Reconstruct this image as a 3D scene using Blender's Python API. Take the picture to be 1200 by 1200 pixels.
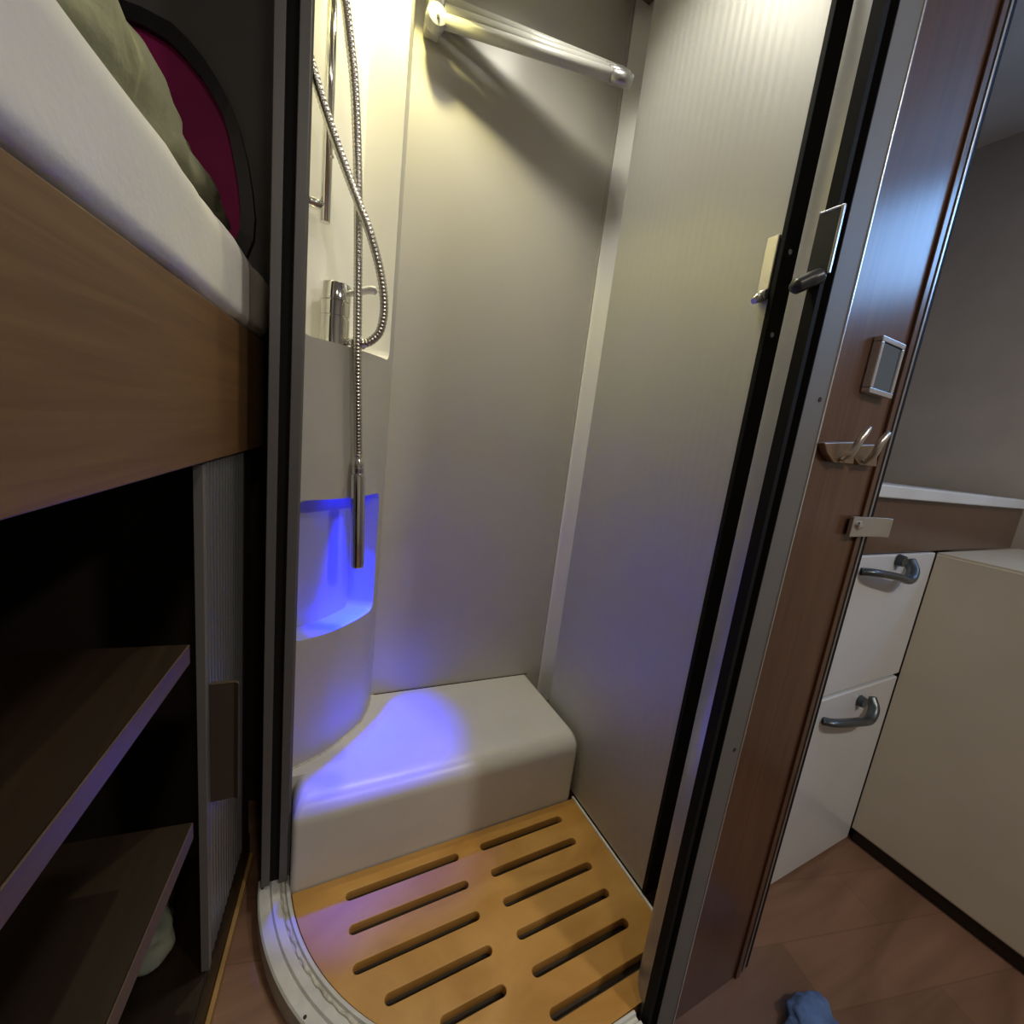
import bpy, bmesh, math, random
from mathutils import Vector, Matrix, noise
random.seed(7)
for o in list(bpy.data.objects): bpy.data.objects.remove(o)
S = bpy.context.scene
COL = S.collection
PI = math.pi

# ------------------------------------------------------------------ camera
CAM_H = 0.94
yaw, pitch, roll, FPX = 0.48332727, 0.18018705, 0.12119526, 493.85
fw = Vector((math.sin(yaw)*math.cos(pitch), math.cos(yaw)*math.cos(pitch), -math.sin(pitch)))
r0 = Vector((math.cos(yaw), -math.sin(yaw), 0)); u0 = r0.cross(fw)
rt = r0*math.cos(roll)+u0*math.sin(roll); up = -r0*math.sin(roll)+u0*math.cos(roll)
cd = bpy.data.cameras.new('camera'); cam = bpy.data.objects.new('camera', cd); COL.objects.link(cam)
cam.matrix_world = Matrix(((rt.x, up.x, -fw.x, 0), (rt.y, up.y, -fw.y, 0), (rt.z, up.z, -fw.z, CAM_H), (0, 0, 0, 1)))
cd.sensor_fit = 'HORIZONTAL'; cd.sensor_width = 36; cd.lens = FPX/1200*36; cd.clip_start = 0.01
S.camera = cam

# ------------------------------------------------------------------ world, exposure
W = bpy.data.worlds.new('world'); S.world = W; W.use_nodes = True
W.node_tree.nodes['Background'].inputs[0].default_value = (0.55, 0.68, 1, 1)
W.node_tree.nodes['Background'].inputs[1].default_value = 0.3
vs = S.view_settings
vs.view_transform = 'Standard'; vs.look = 'None'; vs.gamma = 1; vs.use_curve_mapping = False
vs.exposure = 0.55
# lamp strengths (the lamps themselves are built further down)
P_SHOWER, P_FRINGE, P_BLUE, P_CORRIDOR, P_WINDOW = 2.2, 5.2, 1.1, 3.9, 5.5
P_FILL = 13.0; P_KITCHEN = 9.0

# ------------------------------------------------------------------ materials
MATS = {}
def mat(name, col, rough=0.5, metal=0.0, var=0.06, scale=8, bump=0.0, bscale=60, spec=None, coat=0, emit=None, estr=0):
    m = bpy.data.materials.new(name); m.use_nodes = True; nt = m.node_tree; b = nt.nodes['Principled BSDF']
    b.inputs['Roughness'].default_value = rough; b.inputs['Metallic'].default_value = metal
    if spec is not None: b.inputs['Specular IOR Level'].default_value = spec
    if coat: b.inputs['Coat Weight'].default_value = coat; b.inputs['Coat Roughness'].default_value = 0.1
    tc = nt.nodes.new('ShaderNodeTexCoord'); n = nt.nodes.new('ShaderNodeTexNoise'); n.inputs['Scale'].default_value = scale; n.inputs['Detail'].default_value = 4
    nt.links.new(tc.outputs['Object'], n.inputs['Vector'])
    r = nt.nodes.new('ShaderNodeValToRGB')
    r.color_ramp.elements[0].position = .3; r.color_ramp.elements[1].position = .7
    r.color_ramp.elements[0].color = tuple(max(0, c*(1-var)) for c in col)+(1,)
    r.color_ramp.elements[1].color = tuple(min(1, c*(1+var)) for c in col)+(1,)
    nt.links.new(n.outputs['Fac'], r.inputs['Fac']); nt.links.new(r.outputs['Color'], b.inputs['Base Color'])
    if bump:
        n2 = nt.nodes.new('ShaderNodeTexNoise'); n2.inputs['Scale'].default_value = bscale; n2.inputs['Detail'].default_value = 3
        nt.links.new(tc.outputs['Object'], n2.inputs['Vector'])
        bp = nt.nodes.new('ShaderNodeBump'); bp.inputs['Strength'].default_value = bump; bp.inputs['Distance'].default_value = .004
        nt.links.new(n2.outputs['Fac'], bp.inputs['Height']); nt.links.new(bp.outputs['Normal'], b.inputs['Normal'])
    if emit: b.inputs['Emission Color'].default_value = tuple(emit)+(1,); b.inputs['Emission Strength'].default_value = estr
    MATS[name] = m
    return m
def wood(name, c1, c2, rough=.45, stretch=(30, 30, 1.5), bump=.05, dist=2.0, planks=None):
    m = bpy.data.materials.new(name); m.use_nodes = True; nt = m.node_tree; b = nt.nodes['Principled BSDF']
    b.inputs['Roughness'].default_value = rough
    tc = nt.nodes.new('ShaderNodeTexCoord'); mp = nt.nodes.new('ShaderNodeMapping'); mp.inputs['Scale'].default_value = stretch
    nt.links.new(tc.outputs['Object'], mp.inputs['Vector'])
    n = nt.nodes.new('ShaderNodeTexNoise'); n.inputs['Scale'].default_value = 1.0; n.inputs['Detail'].default_value = 6; n.inputs['Distortion'].default_value = dist
    nt.links.new(mp.outputs['Vector'], n.inputs['Vector'])
    r = nt.nodes.new('ShaderNodeValToRGB'); r.color_ramp.elements[0].position = .3; r.color_ramp.elements[1].position = .7
    r.color_ramp.elements[0].color = tuple(c1)+(1,); r.color_ramp.elements[1].color = tuple(c2)+(1,)
    nt.links.new(n.outputs['Fac'], r.inputs['Fac'])
    out = r.outputs['Color']
    if planks:
        br = nt.nodes.new('ShaderNodeTexBrick'); br.inputs['Scale'].default_value = 1; br.inputs['Brick Width'].default_value = planks[0]; br.inputs['Row Height'].default_value = planks[1]
        br.inputs['Mortar Size'].default_value = .0012; br.inputs['Color1'].default_value = (.8, .8, .8, 1); br.inputs['Color2'].default_value = (1.12, 1.1, 1.08, 1); br.inputs['Mortar'].default_value = (.78, .74, .7, 1)
        mp2 = nt.nodes.new('ShaderNodeMapping'); mp2.inputs['Rotation'].default_value = (0, 0, .25)
        nt.links.new(tc.outputs['Object'], mp2.inputs['Vector']); nt.links.new(mp2.outputs['Vector'], br.inputs['Vector'])
        mx = nt.nodes.new('ShaderNodeMixRGB'); mx.blend_type = 'MULTIPLY'; mx.inputs['Fac'].default_value = 1
        nt.links.new(out, mx.inputs[1]); nt.links.new(br.outputs['Color'], mx.inputs[2]); out = mx.outputs['Color']
    nt.links.new(out, b.inputs['Base Color'])
    bp = nt.nodes.new('ShaderNodeBump'); bp.inputs['Strength'].default_value = bump; bp.inputs['Distance'].default_value = .003
    nt.links.new(n.outputs['Fac'], bp.inputs['Height']); nt.links.new(bp.outputs['Normal'], b.inputs['Normal'])
    MATS[name] = m
    return m
mat('white_gel', (.62, .61, .58), .32, var=.03, bump=.03, bscale=25)
mat('white_bright', (.84, .83, .79), .25, var=.02)
mat('column_beige', (.47, .455, .41), .34, var=.03, bump=.03, bscale=25)
mat('niche_dimmed', (.42, .44, .50), .4, var=.03)  # moulding greyed to hold down white light, so the blue stays deep
mat('handle_dark', (.11, .085, .065), .4, metal=.6)
mat('back_panel', (.50, .485, .44), .30, var=.03, scale=3)
mat('sill_white', (.60, .60, .57), .45, var=.10, scale=30, bump=.12, bscale=90)
mat('sealant', (.55, .53, .46), .5, var=.3, scale=70, bump=.4, bscale=120)
mat('tray_shade', (.10, .08, .055), .5)  # white tray base coloured dark for the shade below the slots
mat('chrome', (.78, .77, .74), .10, metal=1, var=.03)
mat('hose_metal', (.62, .60, .56), .22, metal=1, var=.05)
mat('alu', (.42, .42, .42), .32, metal=.85, var=.05, scale=20)
mat('post_grey', (.125, .125, .128), .5, metal=.35, var=.05)
mat('jamb_alu', (.34, .345, .35), .32, metal=.45, var=.04, scale=20)
mat('alu_dark', (.17, .165, .155), .55, metal=.3, var=.05)
mat('alu_bright', (.75, .77, .8), .25, metal=.9, var=.03)
mat('nickel', (.55, .53, .49), .3, metal=.9, var=.05)
mat('black_rubber', (.006, .006, .006), .75, var=.1, spec=.2)
mat('dark_plastic', (.03, .035, .042), .35, var=.08)
mat('rail_plastic', (.46, .46, .43), .35, var=.04)
mat('sheet', (.62, .60, .55), .9, var=.03, bump=.12, bscale=130)
mat('dark_wall', (.12, .12, .122), .7, var=.08, bump=.1, bscale=200)
mat('window_frame', (.008, .008, .012), .5)
mat('magenta', (.33, .004, .12), .6, var=.25, scale=5)
mat('jacket', (.27, .27, .16), .85, var=.3, scale=14, bump=.5, bscale=60)
mat('tambour', (.17, .175, .18), .35, metal=.5, var=.04)
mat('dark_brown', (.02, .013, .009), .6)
mat('cabinet_white', (.62, .64, .66), .3, var=.03, coat=.3)
mat('cabinet_cream', (.60, .55, .44), .35, var=.03)
mat('handle_grey', (.10, .115, .125), .3, metal=.7)
mat('worktop', (.65, .68, .7), .3)
mat('ceiling_white', (.6, .58, .55), .7)
mat('room_wall', (.45, .40, .34), .7)
mat('blue_cloth', (.08, .14, .30), .9, var=.55, scale=25, bump=.6, bscale=70)
mat('bag', (.22, .23, .17), .85, var=.5, scale=10, bump=.4)
mat('switch_glass', (.10, .14, .18), .12, metal=.2)
mat('hook_bronze', (.35, .26, .18), .35, metal=.85, var=.1)
mat('hole', (.03, .025, .02), .8)
mat('curtain_dark', (.10, .07, .04), .7, var=.3)
wood('wood_board', (.115, .058, .022), (.175, .092, .036), .45, stretch=(8, 1.2, 45))
wood('wood_dark', (.075, .037, .022), (.115, .058, .033), .28, stretch=(40, 40, 2.0))
wood('wood_edge', (.06, .034, .024), (.085, .05, .034), .5, stretch=(30, 2, 30))
wood('wood_dimmed', (.012, .0055, .002), (.020, .010, .004), .45, stretch=(30, 2, 30))  # dim wardrobe light put into the wood colour, edging darkened less
wood('wood_strip', (.30, .17, .06), (.40, .24, .09), .45, stretch=(30, 3, 30))
wood('grate_wood', (.43, .21, .04), (.60, .335, .09), .42, stretch=(5, 9, 5), dist=1.0, bump=.04)
wood('floor_wood', (.15, .08, .05), (.24, .135, .088), .40, stretch=(2.5, 14, 5), dist=1.2, bump=.03, planks=(.55, .11))

def satin_panel():
    m = bpy.data.materials.new('satin_panel'); m.use_nodes = True; nt = m.node_tree; b = nt.nodes['Principled BSDF']
    b.inputs['Base Color'].default_value = (.46, .46, .43, 1); b.inputs['Metallic'].default_value = .35; b.inputs['Roughness'].default_value = .5
    tc = nt.nodes.new('ShaderNodeTexCoord'); mp = nt.nodes.new('ShaderNodeMapping'); mp.inputs['Scale'].default_value = (1, 1, .02)
    nt.links.new(tc.outputs['Object'], mp.inputs['Vector'])
    w = nt.nodes.new('ShaderNodeTexWave'); w.bands_direction = 'Y'; w.inputs['Scale'].default_value = 17; w.inputs['Distortion'].default_value = 2.2; w.inputs['Detail'].default_value = 2
    nt.links.new(mp.outputs['Vector'], w.inputs['Vector'])
    n = nt.nodes.new('ShaderNodeTexNoise'); n.inputs['Scale'].default_value = 420
    nt.links.new(tc.outputs['Object'], n.inputs['Vector'])
    bp = nt.nodes.new('ShaderNodeBump'); bp.inputs['Strength'].default_value = .09; bp.inputs['Distance'].default_value = .002
    nt.links.new(w.outputs['Fac'], bp.inputs['Height'])
    bp2 = nt.nodes.new('ShaderNodeBump'); bp2.inputs['Strength'].default_value = .12; bp2.inputs['Distance'].default_value = .001
    nt.links.new(n.outputs['Fac'], bp2.inputs['Height']); nt.links.new(bp.outputs['Normal'], bp2.inputs['Normal'])
    nt.links.new(bp2.outputs['Normal'], b.inputs['Normal'])
    MATS['satin_panel'] = m
satin_panel()

# ------------------------------------------------------------------ helpers
def link(name, me, material, parent=None, smooth=False, bevel=0, seg=2):
    o = bpy.data.objects.new(name, me); COL.objects.link(o)
    if material: me.materials.append(MATS[material])
    if parent: o.parent = parent
    if smooth:
        for p in me.polygons: p.use_smooth = True
    if bevel:
        md = o.modifiers.new('bevel', 'BEVEL'); md.width = bevel; md.segments = seg; md.limit_method = 'ANGLE'; md.angle_limit = .6
        for p in me.polygons: p.use_smooth = True
        md.harden_normals = True
    return o
def fix(me):
    bm = bmesh.new(); bm.from_mesh(me); bmesh.ops.recalc_face_normals(bm, faces=bm.faces); bm.to_mesh(me); bm.free()
def pyd(name, v, f, material, parent=None, smooth=False, bevel=0, seg=2):
    me = bpy.data.meshes.new(name); me.from_pydata([tuple(p) for p in v], [], f); fix(me)
    return link(name, me, material, parent, smooth, bevel, seg)
def box(name, x0, x1, y0, y1, z0, z1, material, parent=None, bevel=0, seg=2, M=None):
    v = [Vector((x, y, z)) for z in (z0, z1) for y in (y0, y1) for x in (x0, x1)]
    if M: v = [M @ p for p in v]
    return pyd(name, v, [(0, 1, 3, 2), (4, 6, 7, 5), (0, 4, 5, 1), (1, 5, 7, 3), (3, 7, 6, 2), (2, 6, 4, 0)], material, parent, bevel=bevel, seg=seg)
def prism(name, poly, z0, z1, material, parent=None, bevel=0, M=None, smooth=False):
    n = len(poly); v = [Vector((p[0], p[1], z)) for z in (z0, z1) for p in poly]
    if M: v = [M @ p for p in v]
    f = [tuple(range(n)), tuple(range(n, 2*n))]+[(i, (i+1) % n, n+(i+1) % n, n+i) for i in range(n)]
    return pyd(name, v, f, material, parent, bevel=bevel, smooth=smooth)
def frames(path):
    pts = [Vector(p) for p in path]; out = []; nrm = None
    for i, p in enumerate(pts):
        t = (pts[min(i+1, len(pts)-1)]-pts[max(i-1, 0)]).normalized()
        if nrm is None:
            a = Vector((0, 0, 1)) if abs(t.z) < .9 else Vector((1, 0, 0)); nrm = (a-t*a.dot(t)).normalized()
        else: nrm = (nrm-t*nrm.dot(t)).normalized()
        out.append((p, nrm, t.cross(nrm)))
    return out
def tube(name, path, rad, material, parent=None, seg=14, flat=1.0, caps=True):
    fr = frames(path); v = []; f = []
    for i, (p, a, b) in enumerate(fr):
        r = rad[i] if isinstance(rad, (list, tuple)) else rad
        for k in range(seg):
            t = 2*PI*k/seg; v.append(p+a*(r*math.cos(t)*flat)+b*(r*math.sin(t)))
    n = len(fr)
    for i in range(n-1):
        for k in range(seg): f.append((i*seg+k, i*seg+(k+1) % seg, (i+1)*seg+(k+1) % seg, (i+1)*seg+k))
    if caps: f += [tuple(range(seg)), tuple(range((n-1)*seg, n*seg))]
    o = pyd(name, v, f, material, parent, smooth=True)
    if caps:
        o.data.polygons[len(f)-1].use_smooth = False; o.data.polygons[len(f)-2].use_smooth = False
    return o
def lathe(name, prof, org, axis, material, parent=None, seg=24):
    """prof: (radius, distance along axis)"""
    ax = Vector(axis).normalized(); a = Vector((0, 0, 1)) if abs(ax.z) < .9 else Vector((1, 0, 0)); a = (a-ax*a.dot(ax)).normalized(); b = ax.cross(a)
    v = []; f = []; n = len(prof)
    for r, h in prof:
        for k in range(seg):
            t = 2*PI*k/seg; v.append(Vector(org)+ax*h+a*(r*math.cos(t))+b*(r*math.sin(t)))
    for i in range(n-1):
        for k in range(seg): f.append((i*seg+k, i*seg+(k+1) % seg, (i+1)*seg+(k+1) % seg, (i+1)*seg+k))
    f += [tuple(range(seg)), tuple(range((n-1)*seg, n*seg))]
    o = pyd(name, v, f, material, parent, smooth=True)
    md = o.modifiers.new('edges', 'EDGE_SPLIT'); md.split_angle = .7
    return o
def spline(pts, n=12):
    P = [Vector(p) for p in pts]; P = [P[0]*2-P[1]]+P+[P[-1]*2-P[-2]]; out = []
    for i in range(1, len(P)-2):
        for k in range(n):
            t = k/n; a, b, c, d = P[i-1:i+3]
            out.append(.5*((2*b)+(c-a)*t+(2*a-5*b+4*c-d)*t*t+(3*b-a-3*c+d)*t**3))
    out.append(P[-2]); return out
def holes_plate(name, outer, holes, z0, z1, material, parent=None, bevel=0.0):
    cu = bpy.data.curves.new(name, 'CURVE'); cu.dimensions = '2D'; cu.fill_mode = 'BOTH'; cu.extrude = (z1-z0)/2-bevel; cu.bevel_depth = bevel; cu.bevel_resolution = 1; cu.offset = -bevel
    for loop in [outer]+holes:
        sp = cu.splines.new('POLY'); sp.points.add(len(loop)-1); sp.use_cyclic_u = True
        for q, p in zip(sp.points, loop): q.co = (p[0], p[1], 0, 1)
    t = bpy.data.objects.new('tmp', cu); COL.objects.link(t); bpy.context.view_layer.update()
    me = bpy.data.meshes.new_from_object(t.evaluated_get(bpy.context.evaluated_depsgraph_get())); bpy.data.objects.remove(t); bpy.data.curves.remove(cu)
    me.name = name; me.transform(Matrix.Translation((0, 0, (z0+z1)/2))); me.materials.clear()
    return link(name, me, material, parent)
def slot(x0, x1, y, w):
    r = w/2; n = 8
    return [(x1-r+r*math.cos(-PI/2+PI*k/n), y+r*math.sin(-PI/2+PI*k/n)) for k in range(n+1)]+[(x0+r+r*math.cos(PI/2+PI*k/n), y+r*math.sin(PI/2+PI*k/n)) for k in range(n+1)]
def thing(name, label, cat, group=None, loc=(0, 0, 0)):
    o = bpy.data.objects.new(name, None); COL.objects.link(o); o.empty_display_size = .05; o.location = (0, 0, 0)
    return tag(o, label, cat, group)
def tag(o, label, cat, group=None):
    o['label'] = label; o['category'] = cat
    if group: o['group'] = group
    return o
def struct(o, label=None, cat=None):
    o['kind'] = 'structure'
    if label: o['label'] = label; o['category'] = cat
    return o
def root_at(root, loc):
    """put the Empty at the thing's base, leaving its parts where they are"""
    root.location = loc; bpy.context.view_layer.update()
    for c in root.children: c.matrix_parent_inverse = Matrix.Translation(-Vector(loc))

FZ = -0.04          # vehicle floor
CZ = 2.06           # ceiling
# frame of the bunk and wardrobe front: s along it (into the picture), t out of it (towards the camera), z up
th = math.radians(7.5)
FB = Vector((-.104, .629, 0)); FD = Vector((math.sin(th), math.cos(th), 0)); FN = Vector((FD.y, -FD.x, 0))
MF = Matrix(((FN.x, FD.x, 0, FB.x), (FN.y, FD.y, 0, FB.y), (0, 0, 1, 0), (0, 0, 0, 1)))   # (t, s, z) -> world

# ------------------------------------------------------------------ room shell
struct(box('floor', -1.4, 2.0, -2.2, 1.3, FZ-.04, FZ, 'floor_wood'), 'brown wood-look vinyl floor of the camper aisle', 'floor')
struct(box('ceiling', -1.4, 2.0, -2.2, 1.3, CZ, CZ+.04, 'ceiling_white'), 'pale camper ceiling', 'ceiling')
struct(box('wall_rear', -1.4, 2.0, -2.24, -2.2, FZ, CZ, 'room_wall'), 'beige wall closing the aisle behind the viewer', 'wall')
struct(box('wall_outer_left', -1.44, -1.4, -2.2, 1.3, FZ, CZ, 'room_wall'), 'beige outer wall beyond the bunk', 'wall')
struct(box('wall_front', -1.4, 2.0, 1.3, 1.34, FZ, CZ, 'room_wall'), 'outer wall behind the shower', 'wall')
# right outer wall with a window opening (y -0.75..0.15, z 1.25..1.9)
wy0, wy1, wz0, wz1 = -.70, .12, 1.60, 2.0
wr = struct(box('wall_outer_right', 2.0, 2.04, -2.2, wy0, FZ, CZ, 'room_wall'), 'beige outer wall with the aisle window', 'wall')
for a in ((wy1, 1.3, FZ, CZ), (wy0, wy1, FZ, wz0), (wy0, wy1, wz1, CZ)):
    box('wall_section', 2.0, 2.04, *a, 'room_wall', wr)
wn = struct(box('window_1', 2.005, 2.03, wy0, wy0+.03, wz0, wz1, 'window_frame'), 'small camper window letting in bluish daylight', 'window')
box('window_frame', 2.005, 2.03, wy1-.03, wy1, wz0, wz1, 'window_frame', wn)
box('window_frame', 2.005, 2.03, wy0, wy1, wz0, wz0+.03, 'window_frame', wn)
box('window_frame', 2.005, 2.03, wy0, wy1, wz1-.03, wz1, 'window_frame', wn)
MATS['daylight'] = mat('daylight', (.6, .75, .9), .2, emit=(.26, .52, 1.0), estr=P_WINDOW)
box('pane', 2.012, 2.018, wy0+.02, wy1-.02, wz0+.02, wz1-.02, 'daylight', wn)

# shower rear wall, corner trims
BX0, BY0, BX1, BY1 = .198, 1.078, .80, 1.0461
def by(x): return BY0+(x-BX0)*(BY1-BY0)/(BX1-BX0)
struct(prism('wall_back', [(-.06, by(-.06)), (.80, by(.80)), (.80, by(.80)+.02), (-.06, by(-.06)+.02)], FZ, CZ, 'back_panel'), 'satin beige rear panel of the shower cubicle', 'wall')
struct(prism('trim_1', [(.722, by(.722)-.005), (.735, by(.735)-.012), (.759, by(.759)-.03), (.759, by(.759)-.001), (.722, by(.722)-.001)], .10, CZ-.001, 'white_bright', bevel=.002), 'white corner trim between rear panel and grey door', 'trim')
struct(prism('trim_2', [(.7145, by(.7145)-.003), (.7205, by(.7205)-.003), (.7205, by(.7205)-.0005), (.7145, by(.7145)-.0005)], .19, CZ-.001, 'back_panel'), 'thin edging strip along the rear panel', 'trim')
struct(box('wall_right', .76, .80, .362, 1.046, FZ, CZ, 'white_bright'), 'white side wall of the shower cubicle', 'wall')
struct(prism('wall_left', [(-.0445, .8425), (-.0405, .8425), (-.0405, 1.075), (-.0445, 1.075)], FZ, CZ, 'white_bright'), 'white side wall of the shower behind the post', 'wall')

# ------------------------------------------------------------------ shower tray and sill
AX, AY = .5, .80
tray = thing('shower_tray', 'white quarter-round shower tray with a scuffed curved sill on the brown floor', 'shower tray')
EY = .905            # the sill is slightly elliptical
def arc(r, n=40, a0=PI+.09, a1=1.5*PI): return [(AX+r*math.cos(a0+(a1-a0)*k/n), AY+EY*r*math.sin(a0+(a1-a0)*k/n)) for k in range(n+1)]
prism('tray_floor', arc(.493)+[(.688, .362), (.688, .757)], FZ+.001, FZ+.012, 'tray_shade', tray)
prof = [(.492, FZ+.002), (.492, .003), (.494, .006), (.499, .006), (.501, .001), (.508, .001), (.511, .008), (.524, .009), (.527, .005), (.545, .004), (.548, .001), (.548, FZ+.0005)]
dirs = [((0, .004), PI)]+[((0, 0), PI+PI/2*k/48) for k in range(49)]+[((.035, 0), 1.5*PI)]
v = []; f = []; n = len(prof)
for (ox, oy), a in dirs:
    for r, z in prof: v.append((AX+ox+r*math.cos(a), AY+oy+EY*r*math.sin(a), z))
for i in range(len(dirs)-1):
    for k in range(n-1): f.append((i*n+k, i*n+k+1, (i+1)*n+k+1, (i+1)*n+k))
    f.append((i*n+n-1, i*n, (i+1)*n, (i+1)*n+n-1))
f += [tuple(range(n)), tuple(range((len(dirs)-1)*n, len(dirs)*n))]
pyd('sill', v, f, 'sill_white', tray)
# uneven sealant bead
pp = []; rr = []
for k in range(90):
    a = PI+PI/2*k/89; r = .5045+.0012*math.sin(k*1.7); pp.append((AX+r*math.cos(a), AY+EY*r*math.sin(a), .0025)); rr.append(.0022+.0016*abs(math.sin(k*.9)*math.sin(k*.37)))
tube('sealant_bead', pp, rr, 'sealant', tray, seg=6)
for px_, py_ in ((-.0395, .786), (.033, .553), (.20, .388)): lathe('screw', [(.0028, 0), (.0028, .0012), (.001, .0016)], (px_, py_, .0035), (0, 0, 1), 'hole', tray, 12)
box('rim', .6835, .6885, .383, .757, FZ+.002, .004, 'white_bright', tray)
root_at(tray, (.4, .6, FZ))

# duckboard
outer = [(.0115, .757), (.682, .752), (.682, .362)]+[(AX+.4885*math.cos(a), AY+EY*.4885*math.sin(a)) for a in [1.5*PI-(PI/2-.09)*k/40 for k in range(41)]]
rows = [.714, .6515, .5885, .527, .4655, .404]
Ls = [.116, .116, .116, .159, .236, None]; Rs = [.406]*6
H = []
for y, a, b in zip(rows, Ls, Rs):
    if a and a < .33: H.append(slot(a-.008 if a < .3 else a-.03, .3455, y, .0175))
    H.append(slot(b-.007, .6225, y, .0175))
H = [h for h in H if max(p[0] for p in h)-min(p[0] for p in h) > .05]
tag(holes_plate('duckboard', outer, H, -.020, 0.0, 'grate_wood', bevel=.0012), 'orange-brown slotted wooden duckboard lying in the shower tray', 'duckboard')
for k, (x, y) in enumerate(((.10, .70), (.36, .70), (.64, .70), (.375, .43), (.64, .43))):
    foot = lathe('foot', [(.012, 0), (.012, .0075)], (x, y, FZ+.0122), (0, 0, 1), 'black_rubber', bpy.data.objects['duckboard'], 12)

# ------------------------------------------------------------------ seat step
SZ = .192
def seat_ring(i, z):
    """plan outline of the step, its front edge set back by i"""
    o = []; y0, xl, xr = .760+i, .0088+i*.55, .682-i*.45; ra, rb = .012, .018
    o.append((xl, .846))
    for k in range(7): a = PI+PI/2*k/6; o.append((xl+ra+ra*math.cos(a), y0+ra+ra*math.sin(a), ))
    for k in range(9): a = 1.5*PI+PI/2*k/8; o.append((xr-rb+rb*math.cos(a), y0-.004+rb+rb*math.sin(a)))
    o += [(xr, by(xr)-.001), (-.040, by(-.040)-.001), (-.040, .846)]
    return [Vector((p[0], p[1], z)) for p in o]
RF = .046
rings = [seat_ring(0, FZ+.0005)]+[seat_ring(RF*(1-math.cos(PI/2*k/9)), SZ-RF+RF*math.sin(PI/2*k/9)) for k in range(10)]
v = []; f = []; n = len(rings[0])
for r in rings: v += r
for a in range(len(rings)-1):
    for k in range(n): f.append((a*n+k, a*n+(k+1) % n, (a+1)*n+(k+1) % n, (a+1)*n+k))
f += [tuple(range(n)), tuple(range((len(rings)-1)*n, len(rings)*n))]
seat = pyd('shower_step', v, f, 'white_gel', smooth=True)
md = seat.modifiers.new('edges', 'EDGE_SPLIT'); md.split_angle = .9
tube('seam', [(.205, by(.205)-.0012, SZ+.0005), (.676, by(.676)-.0012, SZ+.0005)], .0014, 'hole', seat, seg=6)
tag(seat, 'rounded off-white moulded step behind the wooden duckboard', 'step')

# ------------------------------------------------------------------ moulded corner column
plan = spline([(-.040, .846, 0), (.004, .866, 0), (.0805, .903, 0), (.153, .970, 0), (.184, 1.026, 0), (.1975, 1.0775, 0)], 16)
acc = [0]
for a, b in zip(plan[:-1], plan[1:]): acc.append(acc[-1]+(b-a).length)
U0 = acc[16]-.036       # so that u matches the measured arc length
def cp(u):
    q = u+U0
    for i in range(len(acc)-1):
        if q <= acc[i+1] or i == len(acc)-2:
            w = (q-acc[i])/(acc[i+1]-acc[i]); p = plan[i].lerp(plan[i+1], w); t = (plan[min(i+2, len(plan)-1)]-plan[max(i-1, 0)]).normalized(); break
    return p, Vector((-t.y, t.x, 0))       # point, inward normal
UMAX = acc[-1]-U0; UMIN = -U0
N0, N1, NZ0, NZ1, NR = .030, .259, .484, .772, .022
R0_, R1_, RZ, RR = .030, .266, 1.067, .022
def rounded(u, a, b, r):
    if u < a or u > b: return None
    d = min(u-a, b-u)
    return 0 if d >= r else r-math.sqrt(max(0, r*r-(r-d)**2))
us = set([UMIN, UMAX, N0, N1, R0_, R1_])
for k in range(61): us.add(UMIN+(UMAX-UMIN)*k/60)
for a, b, r in ((N0, N1, NR), (R0_, R1_, RR)):
    for k in range(1, 9):
        us.add(a+r*(k/8)**1.6); us.add(b-r*(k/8)**1.6)
us = sorted(us); Z0c, Z1c = SZ-.03, CZ-.001
def col_shell():
    v = []; f = []
    def pt(u, z): p, _ = cp(u); v.append((p.x, p.y, z)); return len(v)-1
    def strip(u, w, za, zb, zc, zd, nz=1):
        f.append((pt(u, za), pt(w, zb), pt(w, zd), pt(u, zc)))
    for u, w in zip(us[:-1], us[1:]):
        m = (u+w)/2; inN = N0 < m < N1; inR = R0_ < m < R1_
        a = [Z0c, Z0c]; tops = []
        def lim(f_, q, a_, b_, r): x = rounded(min(max(q, a_), b_), a_, b_, r); return x
        if inN:
            lo = [NZ0+lim(0, q, N0, N1, NR) for q in (u, w)]; hi = [NZ1-lim(0, q, N0, N1, NR) for q in (u, w)]
            strip(u, w, Z0c, Z0c, lo[0], lo[1]); base = hi
        else: base = [Z0c, Z0c]
        if inR:
            top = [RZ+lim(0, q, R0_, R1_, RR) for q in (u, w)]
        else: top = [Z1c, Z1c]
        strip(u, w, base[0], base[1], top[0], top[1])
    return v, f
def pocket(a, b, r, z0, z1, depth, open_top=False):
    v = []; f = []; uu = [q for q in us if a-1e-9 <= q <= b+1e-9]
    def P(u, z, d):
        p, nn = cp(u); p = p+nn*d; v.append((p.x, p.y, z)); return len(v)-1
    def dep(u): return depth
    for u, w in zip(uu[:-1], uu[1:]):
        l0, l1 = z0+rounded(u, a, b, r), z0+rounded(w, a, b, r)
        h0, h1 = (z1, z1) if open_top else (z1-rounded(u, a, b, r), z1-rounded(w, a, b, r))
        f.append((P(u, l0, 0), P(w, l1, 0), P(w, l1, dep(w)), P(u, l0, dep(u))))
        f.append((P(u, h0, 0), P(w, h1, 0), P(w, h1, dep(w)), P(u, h0, dep(u))))
        f.append((P(u, l0, dep(u)), P(w, l1, dep(w)), P(w, h1, dep(w)), P(u, h0, dep(u))))
    for u in (a, b):
        l = z0+rounded(u, a, b, r); h = z1 if open_top else z1-rounded(u, a, b, r)
        f.append((P(u, l, 0), P(u, h, 0), P(u, h, dep(u)), P(u, l, dep(u))))
    return v, f
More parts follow.
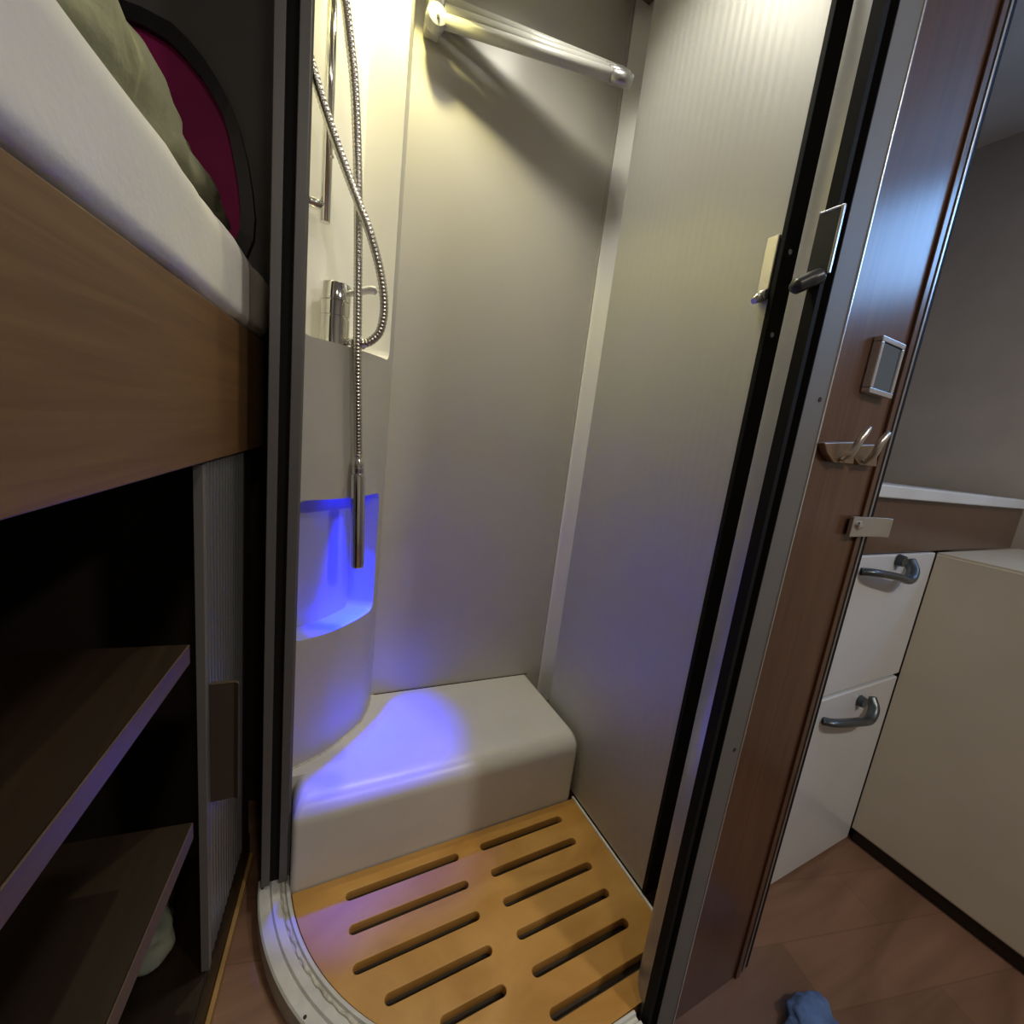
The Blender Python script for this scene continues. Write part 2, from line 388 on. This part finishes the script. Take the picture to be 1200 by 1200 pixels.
def welded(name, vf, material, parent):
    me = bpy.data.meshes.new(name); me.from_pydata(vf[0], [], vf[1]); bm = bmesh.new(); bm.from_mesh(me); bmesh.ops.remove_doubles(bm, verts=bm.verts, dist=1e-5); bmesh.ops.recalc_face_normals(bm, faces=bm.faces); bm.to_mesh(me); bm.free()
    o = link(name, me, material, parent, smooth=True); md = o.modifiers.new('edges', 'EDGE_SPLIT'); md.split_angle = .6
    return o
colm = thing('shower_column', 'off-white curved corner column with a blue-lit niche beside the step seat', 'shower column')
welded('shell', col_shell(), 'column_beige', colm)
welded('niche', pocket(N0, N1, NR, NZ0, NZ1, .062), 'niche_dimmed', colm)['label'] = 'recessed niche glowing blue'
welded('tap_recess', pocket(R0_, R1_, RR, RZ, Z1c, .075, True), 'white_bright', colm)
# seam bead at the seat
sb = [cp(UMIN+(UMAX-UMIN)*k/30)[0]+Vector((0, 0, SZ+.001)) for k in range(31)]
tube('seam', sb, .0022, 'sealant', colm, seg=6)
# blue lamp under the niche ceiling
mat('blue_led', (.02, .03, 1), .3, emit=(.0, .008, 1.0), estr=12)
lp, ln = cp(.185); lc = lp+ln*.036
lamp = tube('led_lamp', [cp(.13+.11*k/8)[0]+cp(.13+.11*k/8)[1]*.036+Vector((0, 0, NZ1-.0022)) for k in range(9)], .0045, 'blue_led', colm, seg=10, flat=.45)
lamp['label'] = 'glowing blue light strip under the niche top'
ld = bpy.data.lights.new('niche_light', 'AREA'); ld.energy = P_BLUE; ld.color = (.0, .010, 1.0); ld.spread = math.radians(46); ld.shape = 'RECTANGLE'; ld.size = .03; ld.size_y = .03
lo = bpy.data.objects.new('niche_light', ld); COL.objects.link(lo); lo.location = lc+Vector((0, 0, NZ1-.006)); lo.parent = colm
aim = Vector((.165, .925, SZ))-lo.location; lo.rotation_euler = aim.to_track_quat('-Z', 'Y').to_euler()
root_at(colm, (.05, .95, SZ))
lo.matrix_parent_inverse = Matrix.Translation(-Vector((.05, .95, SZ)))

# ------------------------------------------------------------------ tap, rail, hand shower
def pix(x, y, dist):
    """a point along the view ray of a photo pixel at horizontal depth dist (world Y)"""
    d = rt*((x-600)/FPX)-up*((y-600)/FPX)+fw
    return Vector((0, 0, CAM_H))+d*(dist/d.y)
tap = thing('mixer_tap', 'chrome cylindrical mixer tap standing in the white recess', 'tap')
tb = pix(393, 370, .932); tx, ty = tb.x, tb.y
lathe('body', [(.0265, RZ-.0), (.0265, RZ+.048), (.0245, RZ+.049), (.0245, RZ+.0515), (.0265, RZ+.0525), (.0265, RZ+.0760)], (tx, ty, 0.0005), (0, 0, 1), 'chrome', tap, 32)
cap = lathe('lever_cap', [(.0245, RZ+.0765), (.0245, RZ+.0785), (.0270, RZ+.0795), (.0270, RZ+.108), (.0255, RZ+.110)], (tx, ty, 0), (0, 0, 1), 'chrome', tap, 32)
lev = [(tx+.012, ty-.006, RZ+.094), (tx+.035, ty-.010, RZ+.103), (tx+.058, ty-.014, RZ+.112), (tx+.072, ty-.016, RZ+.112)]
tube('lever', spline(lev, 6), [.011]*6+[.014]*6+[.015]*5+[.011, .004], 'white_bright', cap, seg=14, flat=.45)
tube('outlet', [(tx+.020, ty-.008, RZ+.012), (tx+.040, ty-.018, RZ+.009)], .007, 'chrome', tap)
lathe('nut', [(.0095, 0), (.0105, .002), (.0105, .010), (.009, .012)], (tx+.030, ty-.014, RZ+.0102), (.9, -.36, -.08), 'chrome', tap, 6)
root_at(tap, (tx, ty, RZ))

rail = thing('shower_rail', 'chrome vertical slide rail with standoff on the recess wall', 'shower rail')
rb_ = pix(381, 258, .915); rtop = pix(392, 2, .915)
tube('tube', [(rb_.x, rb_.y, rb_.z-.004), (rb_.x, rb_.y, 1.80)], .0085, 'chrome', rail, seg=20)
for z in (rb_.z+.022, 1.76):
    tube('standoff', [(rb_.x, rb_.y, z), (rb_.x-.03, rb_.y+.004, z+.002), (rb_.x-.060, rb_.y+.012, z+.002)], .0085, 'chrome', rail, seg=16)
hold = lathe('holder', [(.011, -.022), (.0125, -.018), (.0125, .018), (.011, .022)], (rb_.x, rb_.y, 1.64), (0, 0, 1), 'chrome', rail, 20)
tube('hook', spline([(rb_.x+.005, rb_.y-.006, 1.64), (rb_.x+.03, rb_.y-.022, 1.645), (rb_.x+.042, rb_.y-.03, 1.66)], 6), .006, 'chrome', hold)
lathe('clamp_screw', [(.003, 0), (.003, .003)], (rb_.x+.006, rb_.y-.006, rb_.z+.10), (.7, -.7, 0), 'chrome', rail, 10)
root_at(rail, (rb_.x, rb_.y, rb_.z))

hs = thing('hand_shower', 'slim chrome hand shower hanging by its ribbed hose over the blue niche', 'hand shower')
HB, HT = pix(418.5, 664, .900), pix(419.5, 556, .905)
hax = (HT-HB).normalized(); hl = (HT-HB).length; hx, hy, zb = HB
lathe('handle', [(.0125, 0), (.0135, .002), (.0140, .01), (.0140, hl-.004), (.0130, hl)], HB, hax, 'chrome', hs, 28)
lathe('collar', [(.0105, hl+.0005), (.0125, hl+.003), (.0125, hl+.014), (.0105, hl+.016), (.0125, hl+.018), (.0125, hl+.022), (.0085, hl+.030), (.0078, hl+.036)], HB, hax, 'chrome', hs, 24)
lathe('nozzle', [(.0118, -.0015), (.0118, 0)], HB, hax, 'rail_plastic', hs, 24)
HE = HB+hax*(hl+.036)
key = [HE, HE+hax*.015, pix(419.3, 470, .901), pix(419, 400, .897), pix(419.5, 330, .896), pix(419.5, 220, .894), pix(416, 110, .889), pix(409, 40, .885), pix(402, -12, .878), pix(388, -55, .872), pix(370, -60, .870), pix(350, -20, .868), pix(354, 30, .866), pix(369, 90, .868), pix(388, 150, .876), pix(405, 198, .880), pix(420, 238, .876), pix(434, 275, .875), pix(446, 322, .880), pix(450, 360, .885), pix(445, 388, .890), pix(432, 401, .894), pix(420, 402, .898), Vector((tx+.050, ty-.0212, RZ+.0083)), Vector((tx+.0455, ty-.0196, RZ+.0088))]
path = spline(key, 40)
# resample and rib
d = [0]
for a, b in zip(path[:-1], path[1:]): d.append(d[-1]+(b-a).length)
step = .00165; m = int(d[-1]/step); rp = []; j = 0
for k in range(m+1):
    q = d[-1]*k/m
    while j < len(d)-2 and d[j+1] < q: j += 1
    rp.append(path[j].lerp(path[j+1], (q-d[j])/max(1e-9, d[j+1]-d[j])))
tube('hose', rp, [(.0078, .0081, .0078, .0070)[k % 4] for k in range(m+1)], 'hose_metal', hs, seg=10)
root_at(hs, (hx, hy, zb))

# ------------------------------------------------------------------ folding drying arm at the top
arm = thing('drying_rail', 'pale grey folding drying rail with three bars at the top of the shower', 'drying rail')
a0 = pix(511, 22, 1.030); a1 = pix(740, 96, .905)
dv = (a1-a0); dv.z = 0; dn = dv.normalized(); side = Vector((-dn.y, dn.x, 0))
pv = a0.copy()
box('mount', pv.x-.016, pv.x+.018, pv.y+.004, by(pv.x)-.001, pv.z-.010, pv.z+.07, 'rail_plastic', arm, bevel=.006)
lathe('hub', [(.010, -.016), (.019, -.013), (.021, -.006), (.021, .006), (.019, .013), (.010, .016)], pv, (0, -1, 0), 'rail_plastic', arm, 28)
lathe('slot_screw', [(.0032, 0), (.0032, .002)], pv+Vector((0, -.0155, -.007)), (0, -1, 0), 'hole', arm, 10)
for i, (dz, ds, da) in enumerate(((0, 0, 0), (.026, .012, .015), (.052, .026, .03))):
    s0 = pv+Vector((0, 0, dz))+side*ds+dn*.015; e0 = pv+dv*(1.0-.012*i)+Vector((0, 0, (a1.z-a0.z)+dz*.55))+side*ds
    br = tube('bar', [s0, e0], .0122, 'rail_plastic', arm, seg=18)
    tube('end_cap', [e0-dn*.05, e0-dn*.004, e0], [.0136, .0136, .011], 'alu', br, seg=18)
root_at(arm, tuple(pv))

# ------------------------------------------------------------------ shower downlight
dl = thing('shower_downlight', 'small round downlight in the shower ceiling above the column', 'lamp')
LX, LY, LZ = .180, .950, 1.855
struct(prism('ceiling_shower', [(-.040, .845), (.235, .845), (.235, by(.235)-.001), (-.040, by(-.040)-.001)], 1.885, CZ-.002, 'white_bright'), 'lowered white soffit over the shower column', 'ceiling')
lathe('bezel', [(.022, 0), (.030, .003), (.030, .0295)], (LX, LY, LZ), (0, 0, 1), 'chrome', dl, 28)
mat('lamp_glow', (1, .95, .75), .3, emit=(1, .93, .62), estr=12)
lathe('lens', [(.020, -.002), (.021, .0)], (LX, LY, LZ), (0, 0, 1), 'lamp_glow', dl, 24)
for nm, en, co, sz, bl in (('downlight_core', P_SHOWER, (1, .95, .84), 92, .55), ('downlight_fringe', P_FRINGE, (1, .88, .30), 112, .35)):
    l = bpy.data.lights.new(nm, 'SPOT'); l.energy = en; l.color = co; l.shadow_soft_size = .012; l.spot_size = math.radians(sz); l.spot_blend = bl
    lo2 = bpy.data.objects.new(nm, l); COL.objects.link(lo2); lo2.location = (LX, LY, LZ-.006); lo2.parent = dl
root_at(dl, (LX, LY, LZ))
d2 = thing('shower_fill_light', 'added unseen fill light in the shower ceiling above the duckboard', 'lamp')  # added fill lamp, lights the step, duckboard and walls more evenly
lathe('bezel', [(.034, 0), (.040, .004), (.040, .0285)], (.45, .76, CZ-.029), (0, 0, 1), 'chrome', d2, 28)
lathe('lens', [(.030, -.002), (.031, .0)], (.45, .76, CZ-.029), (0, 0, 1), 'lamp_glow', d2, 24)
l = bpy.data.lights.new('fill_spot', 'SPOT'); l.energy = P_FILL; l.color = (1, .95, .82); l.shadow_soft_size = .06; l.spot_size = math.radians(132); l.spot_blend = .95
lo2 = bpy.data.objects.new('fill_spot', l); COL.objects.link(lo2); lo2.location = (.45, .76, CZ-.036); lo2.parent = d2
root_at(d2, (.45, .76, CZ-.03))

# ------------------------------------------------------------------ left post
post = thing('frame_post', 'dark grey aluminium door post with a black gasket groove at the left of the shower', 'post')
box('profile', -.0425, -.0272, .782, .842, .0092, CZ-.001, 'post_grey', post, bevel=.0015)
box('profile', -.0115, .004, .780, .842, .0092, CZ-.001, 'post_grey', post, bevel=.0015)
box('gasket', -.0270, -.0117, .790, .840, .0092, CZ-.001, 'black_rubber', post)
box('lip', .0042, .0072, .792, .842, .0092, CZ-.001, 'alu_dark', post)
root_at(post, (-.02, .80, .009))

# ------------------------------------------------------------------ grey door A
door = thing('shower_door', 'tall satin grey shower door standing open against the right side', 'door')
box('panel', .6895, .712, .4965, .930, .008, 2.03, 'satin_panel', door, bevel=.0015)
box('edge_gasket', .6865, .742, .486, .4960, .006, 2.03, 'black_rubber', door, bevel=.002)
for z in (1.283, 1.155): lathe('screw', [(.0042, 0), (.0036, .0012), (.0012, .0013)], (.703, .486, z), (0, -1, 0), 'nickel', door, 12)
hd = box('handle_plate', .6835, .6893, .4965, .5175, 1.222, 1.308, 'nickel', door, bevel=.0018)
tube('finger_grip', [(.6835, .4965, 1.217), (.6835, .516, 1.217)], .0075, 'nickel', hd, seg=16)
tube('grip_spout', [(.684, .507, 1.215), (.676, .507, 1.211), (.668, .507, 1.204)], [.0085, .008, .005], 'nickel', hd, seg=14)
root_at(door, (.70, .7, .006))

# ------------------------------------------------------------------ aluminium jamb B with its own handle
jam = thing('door_jamb', 'polished aluminium jamb with a dark lever catch between grey door and wood partition', 'jamb')
pl = [(p.x, p.y) for p in spline([(.5525, .3370, 0), (.5555, .350, 0), (.5615, .366, 0), (.5715, .3815, 0), (.586, .3925, 0), (.62, .400, 0)], 8)]
prism('profile', pl+[(.70, .400), (.70, .3575), (.562, .3575), (.562, .337)], FZ+.001, CZ-.001, 'jamb_alu', jam, smooth=False)
for p in jam.children[0].data.polygons: p.use_smooth = abs(p.normal.z) < .5
md = jam.children[0].modifiers.new('edges', 'EDGE_SPLIT'); md.split_angle = .7
box('gasket', .5440, .5520, .330, .3440, FZ+.001, CZ-.001, 'black_rubber', jam)
hp = box('catch_plate', .5405, .5435, .3235, .3475, 1.166, 1.236, 'dark_plastic', jam, bevel=.001)
box('catch_rim', .5400, .5437, .3205, .3235, 1.166, 1.238, 'alu_bright', hp, bevel=.0008)
box('catch_rim', .5400, .5437, .3205, .3475, 1.236, 1.2385, 'alu_bright', hp, bevel=.0006)
lv = [(.5445, .334, 1.166), (.534, .338, 1.160), (.524, .344, 1.153), (.518, .348, 1.149)]
tube('catch_lever', spline(lv, 5), [.0115]*6+[.011]*6+[.0095, .008, .006, .003], 'dark_plastic', hp, seg=16, flat=.8)
root_at(jam, (.60, .36, FZ))

# ------------------------------------------------------------------ wood partition
par = struct(box('wall_partition', .6135, .7930, .330, .3555, FZ, CZ, 'wood_dark'), 'narrow dark wood partition end right of the shower door', 'wall')
box('metal_edge_profile', .5645, .6100, .328, .3555, FZ, CZ, 'alu_dark', par, bevel=.001)
box('gasket_strip', .5625, .5643, .327, .3555, FZ, CZ, 'black_rubber', par)
box('bright_edging', .6102, .6134, .3265, .3555, FZ, CZ, 'alu_bright', par, bevel=.0008)
box('dark_groove', .7932, .8040, .334, .3555, FZ, CZ, 'dark_brown', par)
box('wood_bead', .7800, .7928, .326, .330, FZ, CZ, 'wood_dark', par, bevel=.001)
box('metal_lip', .8042, .8095, .328, .3555, FZ, CZ, 'alu', par, bevel=.001)
box('gasket_strip', .8097, .8240, .331, .3555, FZ, CZ, 'black_rubber', par)
for z in (1.031, .517): lathe('screw', [(.0032, 0), (.003, .001), (.001, .0011)], (.596, .328, z), (0, -1, 0), 'hole', par, 12)
sw = thing('light_switch', 'square dark switch in a bright frame on the wood partition', 'switch')
for a in ((.688, .752, 1.121, 1.128), (.688, .752, 1.054, 1.061), (.688, .695, 1.0612, 1.1208), (.745, .752, 1.0612, 1.1208)):
    box('frame', a[0], a[1], .318, .3298, a[2], a[3], 'alu_bright', sw, bevel=.0015)
box('rocker', .6952, .7448, .320, .3298, 1.0612, 1.1208, 'switch_glass', sw, bevel=.002)
root_at(sw, (.72, .33, 1.06))
hk = thing('coat_hook', 'double bronze coat hook with two upturned prongs below the switch', 'hook')
for ox in (0, 30):
    Q = [pix(967+ox, 519+ox*.1, .319), pix(970+ox, 531+ox*.1, .319), pix(978+ox, 542+ox*.1, .319), pix(1001+ox*.9, 544+ox*.1, .319), pix(1003+ox*.9, 518+ox*.1, .319)]
    prism('base', [(p.x, p.z) for p in Q], 0, .0105, 'hook_bronze', hk, bevel=.0015, M=Matrix(((1, 0, 0, 0), (0, 0, -1, .3298), (0, 1, 0, 0), (0, 0, 0, 1))))
    tube('prong', spline([pix(986+ox*.9, 540+ox*.1, .317), pix(998+ox*.85, 531+ox*.1, .309), pix(1008+ox*.8, 516+ox*.12, .305), pix(1019+ox*.76, 501+ox*.2, .304)], 6), [.0045]*4+[.0055]*12+[.0050, .0048, .0035], 'nickel', hk, seg=14, flat=.8)
root_at(hk, (.70, .33, .96))
ct = thing('door_catch', 'small brushed metal catch bracket at the outer edge of the partition', 'catch')
prism('bracket', [(.742, .3255), (.742, .320), (.80, .3205), (.835, .318), (.850, .314), (.850, .317), (.836, .321), (.80, .3255)], .850, .881, 'nickel', ct, bevel=.0008)
lathe('screw', [(.007, 0), (.0065, .003), (.003, .0045)], (.760, .320, .868), (0, -1, 0), 'chrome', ct, 16)
root_at(ct, (.80, .325, .85))

# ------------------------------------------------------------------ kitchen beyond
kc = thing('kitchen_cabinet', 'glossy white kitchen cabinet with two dark bow handles behind the partition', 'cabinet')
box('body', .84, 1.368, .432, .95, FZ+.02, .785, 'cabinet_white', kc)
box('plinth', .84, 1.368, .420, .431, FZ+.0005, .0, 'dark_brown', kc)
up_ = box('door_front', .845, 1.3705, .410, .4315, .466, .784, 'cabinet_white', kc, bevel=.003)
lowf = box('door_front', .845, 1.3705, .410, .4315, -.030, .457, 'cabinet_white', kc, bevel=.003)
def bow(par_, x0, z0):
    tube('handle', spline([(x0, .409, z0+.030), (x0+.02, .392, z0+.032), (x0+.10, .384, z0+.022), (x0+.165, .388, z0+.010), (x0+.195, .394, z0+.028), (x0+.205, .409, z0+.048)], 8), .0115, 'handle_grey', par_, seg=14, flat=.7)
    lathe('boss', [(.014, 0), (.012, .012)], (x0+.150, .409, z0+.050), (0, -1, 0), 'handle_grey', par_, 18)
bow(lowf, 1.045, .375); bow(up_, 1.030, .722)
root_at(kc, (1.1, .6, FZ))
bnd = tag(box('wood_fascia', .84, 1.9, .415, .44, .7865, .905, 'wood_dark', bevel=.002), 'dark wood fascia strip above the white kitchen cabinet', 'fascia')
tag(box('worktop', .835, 1.95, .402, .95, .9055, .932, 'worktop', bevel=.004), 'pale worktop above the dark wood fascia', 'worktop')
struct(box('wall_kitchen', .80, 2.0, .95, .97, FZ, CZ, 'wood_dark'), 'dark wood wall behind the worktop', 'wall')
sc = thing('side_cabinet', 'cream side cabinet with dark plinth meeting the white kitchen cabinet in the corner', 'cabinet')
box('body', 1.376, 1.95, -.55, .4095, .0, .785, 'cabinet_cream', sc)
box('plinth', 1.385, 1.95, -.55, .405, FZ+.0005, -.0005, 'dark_brown', sc)
box('door_front', 1.372, 1.3758, -.12, .4090, .004, .78, 'cabinet_cream', sc, bevel=.0015)
box('door_front', 1.372, 1.3758, -.545, -.125, .004, .78, 'cabinet_cream', sc, bevel=.0015)
root_at(sc, (1.6, 0, FZ))

# ------------------------------------------------------------------ wardrobe under the bunk (t, s, z frame)
wd = thing('wardrobe', 'open dark wardrobe under the bunk with two wooden shelves and a half-drawn ribbed shutter', 'wardrobe')
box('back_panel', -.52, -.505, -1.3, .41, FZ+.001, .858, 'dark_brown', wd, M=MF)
box('base_board', -.505, -.006, -1.3, .27, .030, .048, 'wood_dimmed', wd, M=MF)
box('plinth', -.02, -.002, -1.3, .27, FZ+.001, .030, 'wood_dimmed', wd, M=MF)
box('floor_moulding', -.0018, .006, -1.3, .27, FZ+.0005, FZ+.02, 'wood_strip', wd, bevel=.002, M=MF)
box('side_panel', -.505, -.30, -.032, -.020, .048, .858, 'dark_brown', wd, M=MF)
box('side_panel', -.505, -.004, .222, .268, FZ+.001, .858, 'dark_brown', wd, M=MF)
box('side_panel', -.505, -.004, -1.315, -1.3, FZ+.001, .858, 'wood_dimmed', wd, M=MF)
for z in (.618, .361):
    sh = box('shelf', -.50, -.0035, -1.298, -.042, z, z+.025, 'wood_dimmed', wd, M=MF)
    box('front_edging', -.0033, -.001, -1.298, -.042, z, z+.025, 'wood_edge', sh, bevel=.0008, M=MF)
nr = 14; q = []
for k in range(nr*6+1):
    s = .024+(.220-.024)*k/(nr*6); q.append((-.004-.0030*(1-abs(math.sin(PI*k/6))**.6), s))
prism('shutter', q+[(-.012, .220), (-.012, .024)], .049, .857, 'tambour', wd, M=MF)
box('shutter_edge', -.013, -.0015, .013, .0235, .049, .857, 'alu_dark', wd, bevel=.001, M=MF)
ha = prism('handle', [(-.0015, .026), (.004, .026), (.028, .028), (.034, .024), (.036, .025), (.033, .031), (.028, .0325), (-.0015, .034)], .350, .545, 'handle_dark', wd, bevel=.0008, M=MF)
ha['label'] = 'flat metal pull handle'
root_at(wd, MF @ Vector((-.2, -.4, FZ)))
# bundle on the wardrobe floor
def blob(name, cx, sx, sy, sz, seed, material, M, amp=.25, fs=9.0, nu=48, nv=28, power=2.4, zmin=0.0):
    v = []; f = []
    for j in range(nv+1):
        ph = PI*j/nv
        for i in range(nu):
            t = 2*PI*i/nu
            c, s_ = math.cos(t), math.sin(t); sp, cp_ = math.sin(ph), math.cos(ph)
            e = 2/power
            d = Vector((math.copysign(abs(c)**e, c)*sp**e, math.copysign(abs(s_)**e, s_)*sp**e, math.copysign(abs(cp_)**e, cp_)))
            p = Vector((d.x*sx, d.y*sy, d.z*sz))
            w = noise.noise(p*fs+Vector((seed, 0, 0)))+.5*noise.noise(p*fs*2.3+Vector((0, seed, 0)))
            p = p*(1+amp*w); z = p.z+sz
            v.append(M @ (Vector(cx)+Vector((p.x, p.y, max(zmin, z)))))
    for j in range(nv):
        for i in range(nu): f.append((j*nu+i, j*nu+(i+1) % nu, (j+1)*nu+(i+1) % nu, (j+1)*nu+i))
    me = bpy.data.meshes.new(name); me.from_pydata([tuple(p) for p in v], [], f)
    bm = bmesh.new(); bm.from_mesh(me); bmesh.ops.remove_doubles(bm, verts=bm.verts, dist=1e-5); bmesh.ops.recalc_face_normals(bm, faces=bm.faces); bm.to_mesh(me); bm.free()
    return link(name, me, material, None, smooth=True)
_d = rt*((182-600)/FPX)-up*((1105-600)/FPX)+fw; _p = Vector((0, 0, CAM_H))+_d*((.075-CAM_H)/_d.z); _l = MF.inverted() @ _p
BAGPOS = (min(_l.x-.03, -.08), _l.y+.03, .0485)
print('bag at', tuple(_l))
tag(blob('fabric_bag', BAGPOS, .045, .055, .034, 3.3, 'bag', MF, .5, 20.0), 'crumpled pale green bag on the wardrobe floor', 'bag')

# ------------------------------------------------------------------ bunk
bk = thing('bunk_bed', 'brown wooden bunk front board carrying the white mattress', 'bed')
box('front_board', -.018, .002, -1.5, .343, .8605, 1.054, 'wood_board', bk, bevel=.002, M=MF)
box('slat_base', -.75, -.018, -1.5, .343, .8605, 1.046, 'dark_brown', bk, M=MF)
root_at(bk, MF @ Vector((-.3, -.4, .86)))
# mattress
v = []; f = []
ss = [-1.5+1.5*k/40 for k in range(40)]+[.42*k/42 for k in range(43)]
rows_n = 44
for s in ss:
    e = max(0, (s-.30)/.115); e = min(1, e)
    zb_ = 1.0545+.085*e**2.2; zt_ = 1.182-.030*max(0, (s-.375)/.045)**2; pull = .03*max(0, (s-.36)/.06)**2
    ring = []
    hh = zt_-zb_; r = min(.045, hh*.48); rb2 = min(.020, hh*.4)
    for k in range(rows_n):
        w = k/(rows_n-1)
        if w < .25: a = -PI/2+PI/2*(w/.25); t, z = .006-rb2+rb2*math.cos(a), zb_+rb2+rb2*math.sin(a)
        elif w < .45: t, z = .006, zb_+rb2+(hh-r-rb2)*(w-.25)/.2
        elif w < .72: a = PI/2*(w-.45)/.27; t, z = .006-r+r*math.cos(a), zt_-r+r*math.sin(a)
        else: t, z = .006-r-(.70-r)*((w-.72)/.28)**2, zt_
        nn = noise.noise(Vector((s*7, t*7, z*9)))*.004+noise.noise(Vector((s*22, t*20, z*14)))*.0018
        sag = .006*math.sin(s*5+1)
        ring.append(MF @ Vector((t+nn*(1 if w > .1 else 0)-pull, s, z+(nn+.0)*(1 if w > .25 else 0))))
    v += ring
n = rows_n
for i in range(len(ss)-1):
    for k in range(n-1): f.append((i*n+k, i*n+k+1, (i+1)*n+k+1, (i+1)*n+k))
    f.append((i*n+n-1, i*n, (i+1)*n, (i+1)*n+n-1))
f += [tuple(range(n)), tuple(range((len(ss)-1)*n, len(ss)*n))]
mt = pyd('mattress', v, f, 'sheet', smooth=True)
tag(mt, 'mattress under a white sheet lying on the bunk board', 'mattress')
tag(blob('bundled_jacket', (-.125, -.03, 1.1885), .085, .43, .056, 8.1, 'jacket', MF, .28, 15.0, 110, 40, 2.6), 'crumpled olive jacket lying on the white mattress', 'jacket')
# bulkhead at the end of the bunk with its window
SW = .432
struct(box('wall_bunk_end', -1.3, -.004, SW, SW+.02, .86, CZ-.001, 'dark_wall', M=MF), 'dark grey wall at the far end of the bunk', 'wall')
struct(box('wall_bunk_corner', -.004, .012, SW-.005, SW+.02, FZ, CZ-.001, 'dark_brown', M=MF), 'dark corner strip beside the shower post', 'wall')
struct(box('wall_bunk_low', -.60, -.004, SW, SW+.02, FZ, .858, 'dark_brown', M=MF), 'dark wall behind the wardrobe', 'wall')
right_o = [(-.20, 1.565), (-.16, 1.558), (-.135, 1.542), (-.114, 1.523), (-.093, 1.497), (-.075, 1.468), (-.060, 1.430), (-.047, 1.382), (-.039, 1.335), (-.034, 1.290), (-.036, 1.25), (-.050, 1.21), (-.08, 1.185), (-.12, 1.175)]
right_i = [(-.20, 1.538), (-.165, 1.529), (-.140, 1.512), (-.116, 1.490), (-.098, 1.466), (-.083, 1.440), (-.074, 1.410), (-.067, 1.375), (-.060, 1.335), (-.056, 1.290), (-.058, 1.26), (-.068, 1.232), (-.09, 1.212), (-.125, 1.203)]
def full(r): return [Vector((t, 0, z)) for t, z in r]+[Vector((-.84-t, 0, z)) for t, z in reversed(r)]
oo, ii = full(right_o), full(right_i); nO = len(oo)
wn2 = thing('bunk_window', '', 'window'); bpy.data.objects.remove(wn2)
v = []
for loop, s in ((oo, SW-.001), (oo, SW-.016), (ii, SW-.020), (ii, SW-.001)):
    v += [MF @ Vector((p.x, s, p.z)) for p in loop]
f = []
for a in range(4):
    b = (a+1) % 4
    for i in range(nO): f.append((a*nO+i, a*nO+(i+1) % nO, b*nO+(i+1) % nO, b*nO+i))
w2 = struct(pyd('window_2', v, f, 'window_frame'), 'rounded black-framed window with a dark magenta blind above the bunk', 'window')
v = [MF @ Vector((p.x, s, p.z)) for s in (SW-.003, SW-.006) for p in ii]
pyd('blind', v, [tuple(range(nO)), tuple(range(nO, 2*nO))]+[(i, (i+1) % nO, nO+(i+1) % nO, nO+i) for i in range(nO)], 'magenta', w2)['label'] = 'dark magenta blind'

# ------------------------------------------------------------------ blue cloth on the floor
tag(blob('floor_cloth', (.835, .215, FZ+.0005), .062, .042, .017, 5.2, 'blue_cloth', Matrix.Identity(4), .45, 26.0, 72, 40), 'crumpled blue and grey cloth lying on the brown floor', 'cloth')

# ------------------------------------------------------------------ aisle lamps
for i, (x, y, lab) in enumerate(((.15, -.75, 'round ceiling lamp over the aisle nearer the shower'), (1.0, -.9, 'round ceiling lamp over the aisle near the side window'))):
    lm = thing('aisle_lamp', lab, 'lamp', 'aisle ceiling lamps')
    lathe('rim', [(.075, 0), (.082, .006), (.082, .024)], (x, y, CZ-.0245), (0, 0, 1), 'alu', lm, 32)
    if 'aisle_glow' not in MATS: mat('aisle_glow', (1, .9, .75), .4, emit=(1, .84, .62), estr=6)
    lathe('diffuser', [(.068, -.003), (.072, 0)], (x, y, CZ-.0248), (0, 0, 1), 'aisle_glow', lm, 32)
    l = bpy.data.lights.new('aisle_light', 'AREA'); l.shape = 'DISK'; l.size = .14; l.energy = (P_CORRIDOR, P_KITCHEN)[i]; l.color = ((1, .86, .68), (1, .93, .86))[i]
    q = bpy.data.objects.new('aisle_light', l); COL.objects.link(q); q.location = (x, y, CZ-.032); q.parent = lm
    root_at(lm, (x, y, CZ-.03))

# small louvred vent high in the rear corner of the shower
vt = thing('ceiling_vent', 'tiny brown louvred vent high in the rear corner above the trim', 'vent')
vx, vz = pix(748, 6, 1.03).x, pix(748, 6, 1.03).z
box('housing', vx-.035, vx+.022, .990, by(vx+.02)-.034, CZ-.055, CZ-.001, 'curtain_dark', vt, bevel=.002)
for k in range(3): box('louvre', vx-.005+.009*k, vx-.001+.009*k, .984, .9895, CZ-.055, CZ-.001, 'alu_bright', vt, bevel=.0008)
root_at(vt, (vx, 1.0, CZ-.055))
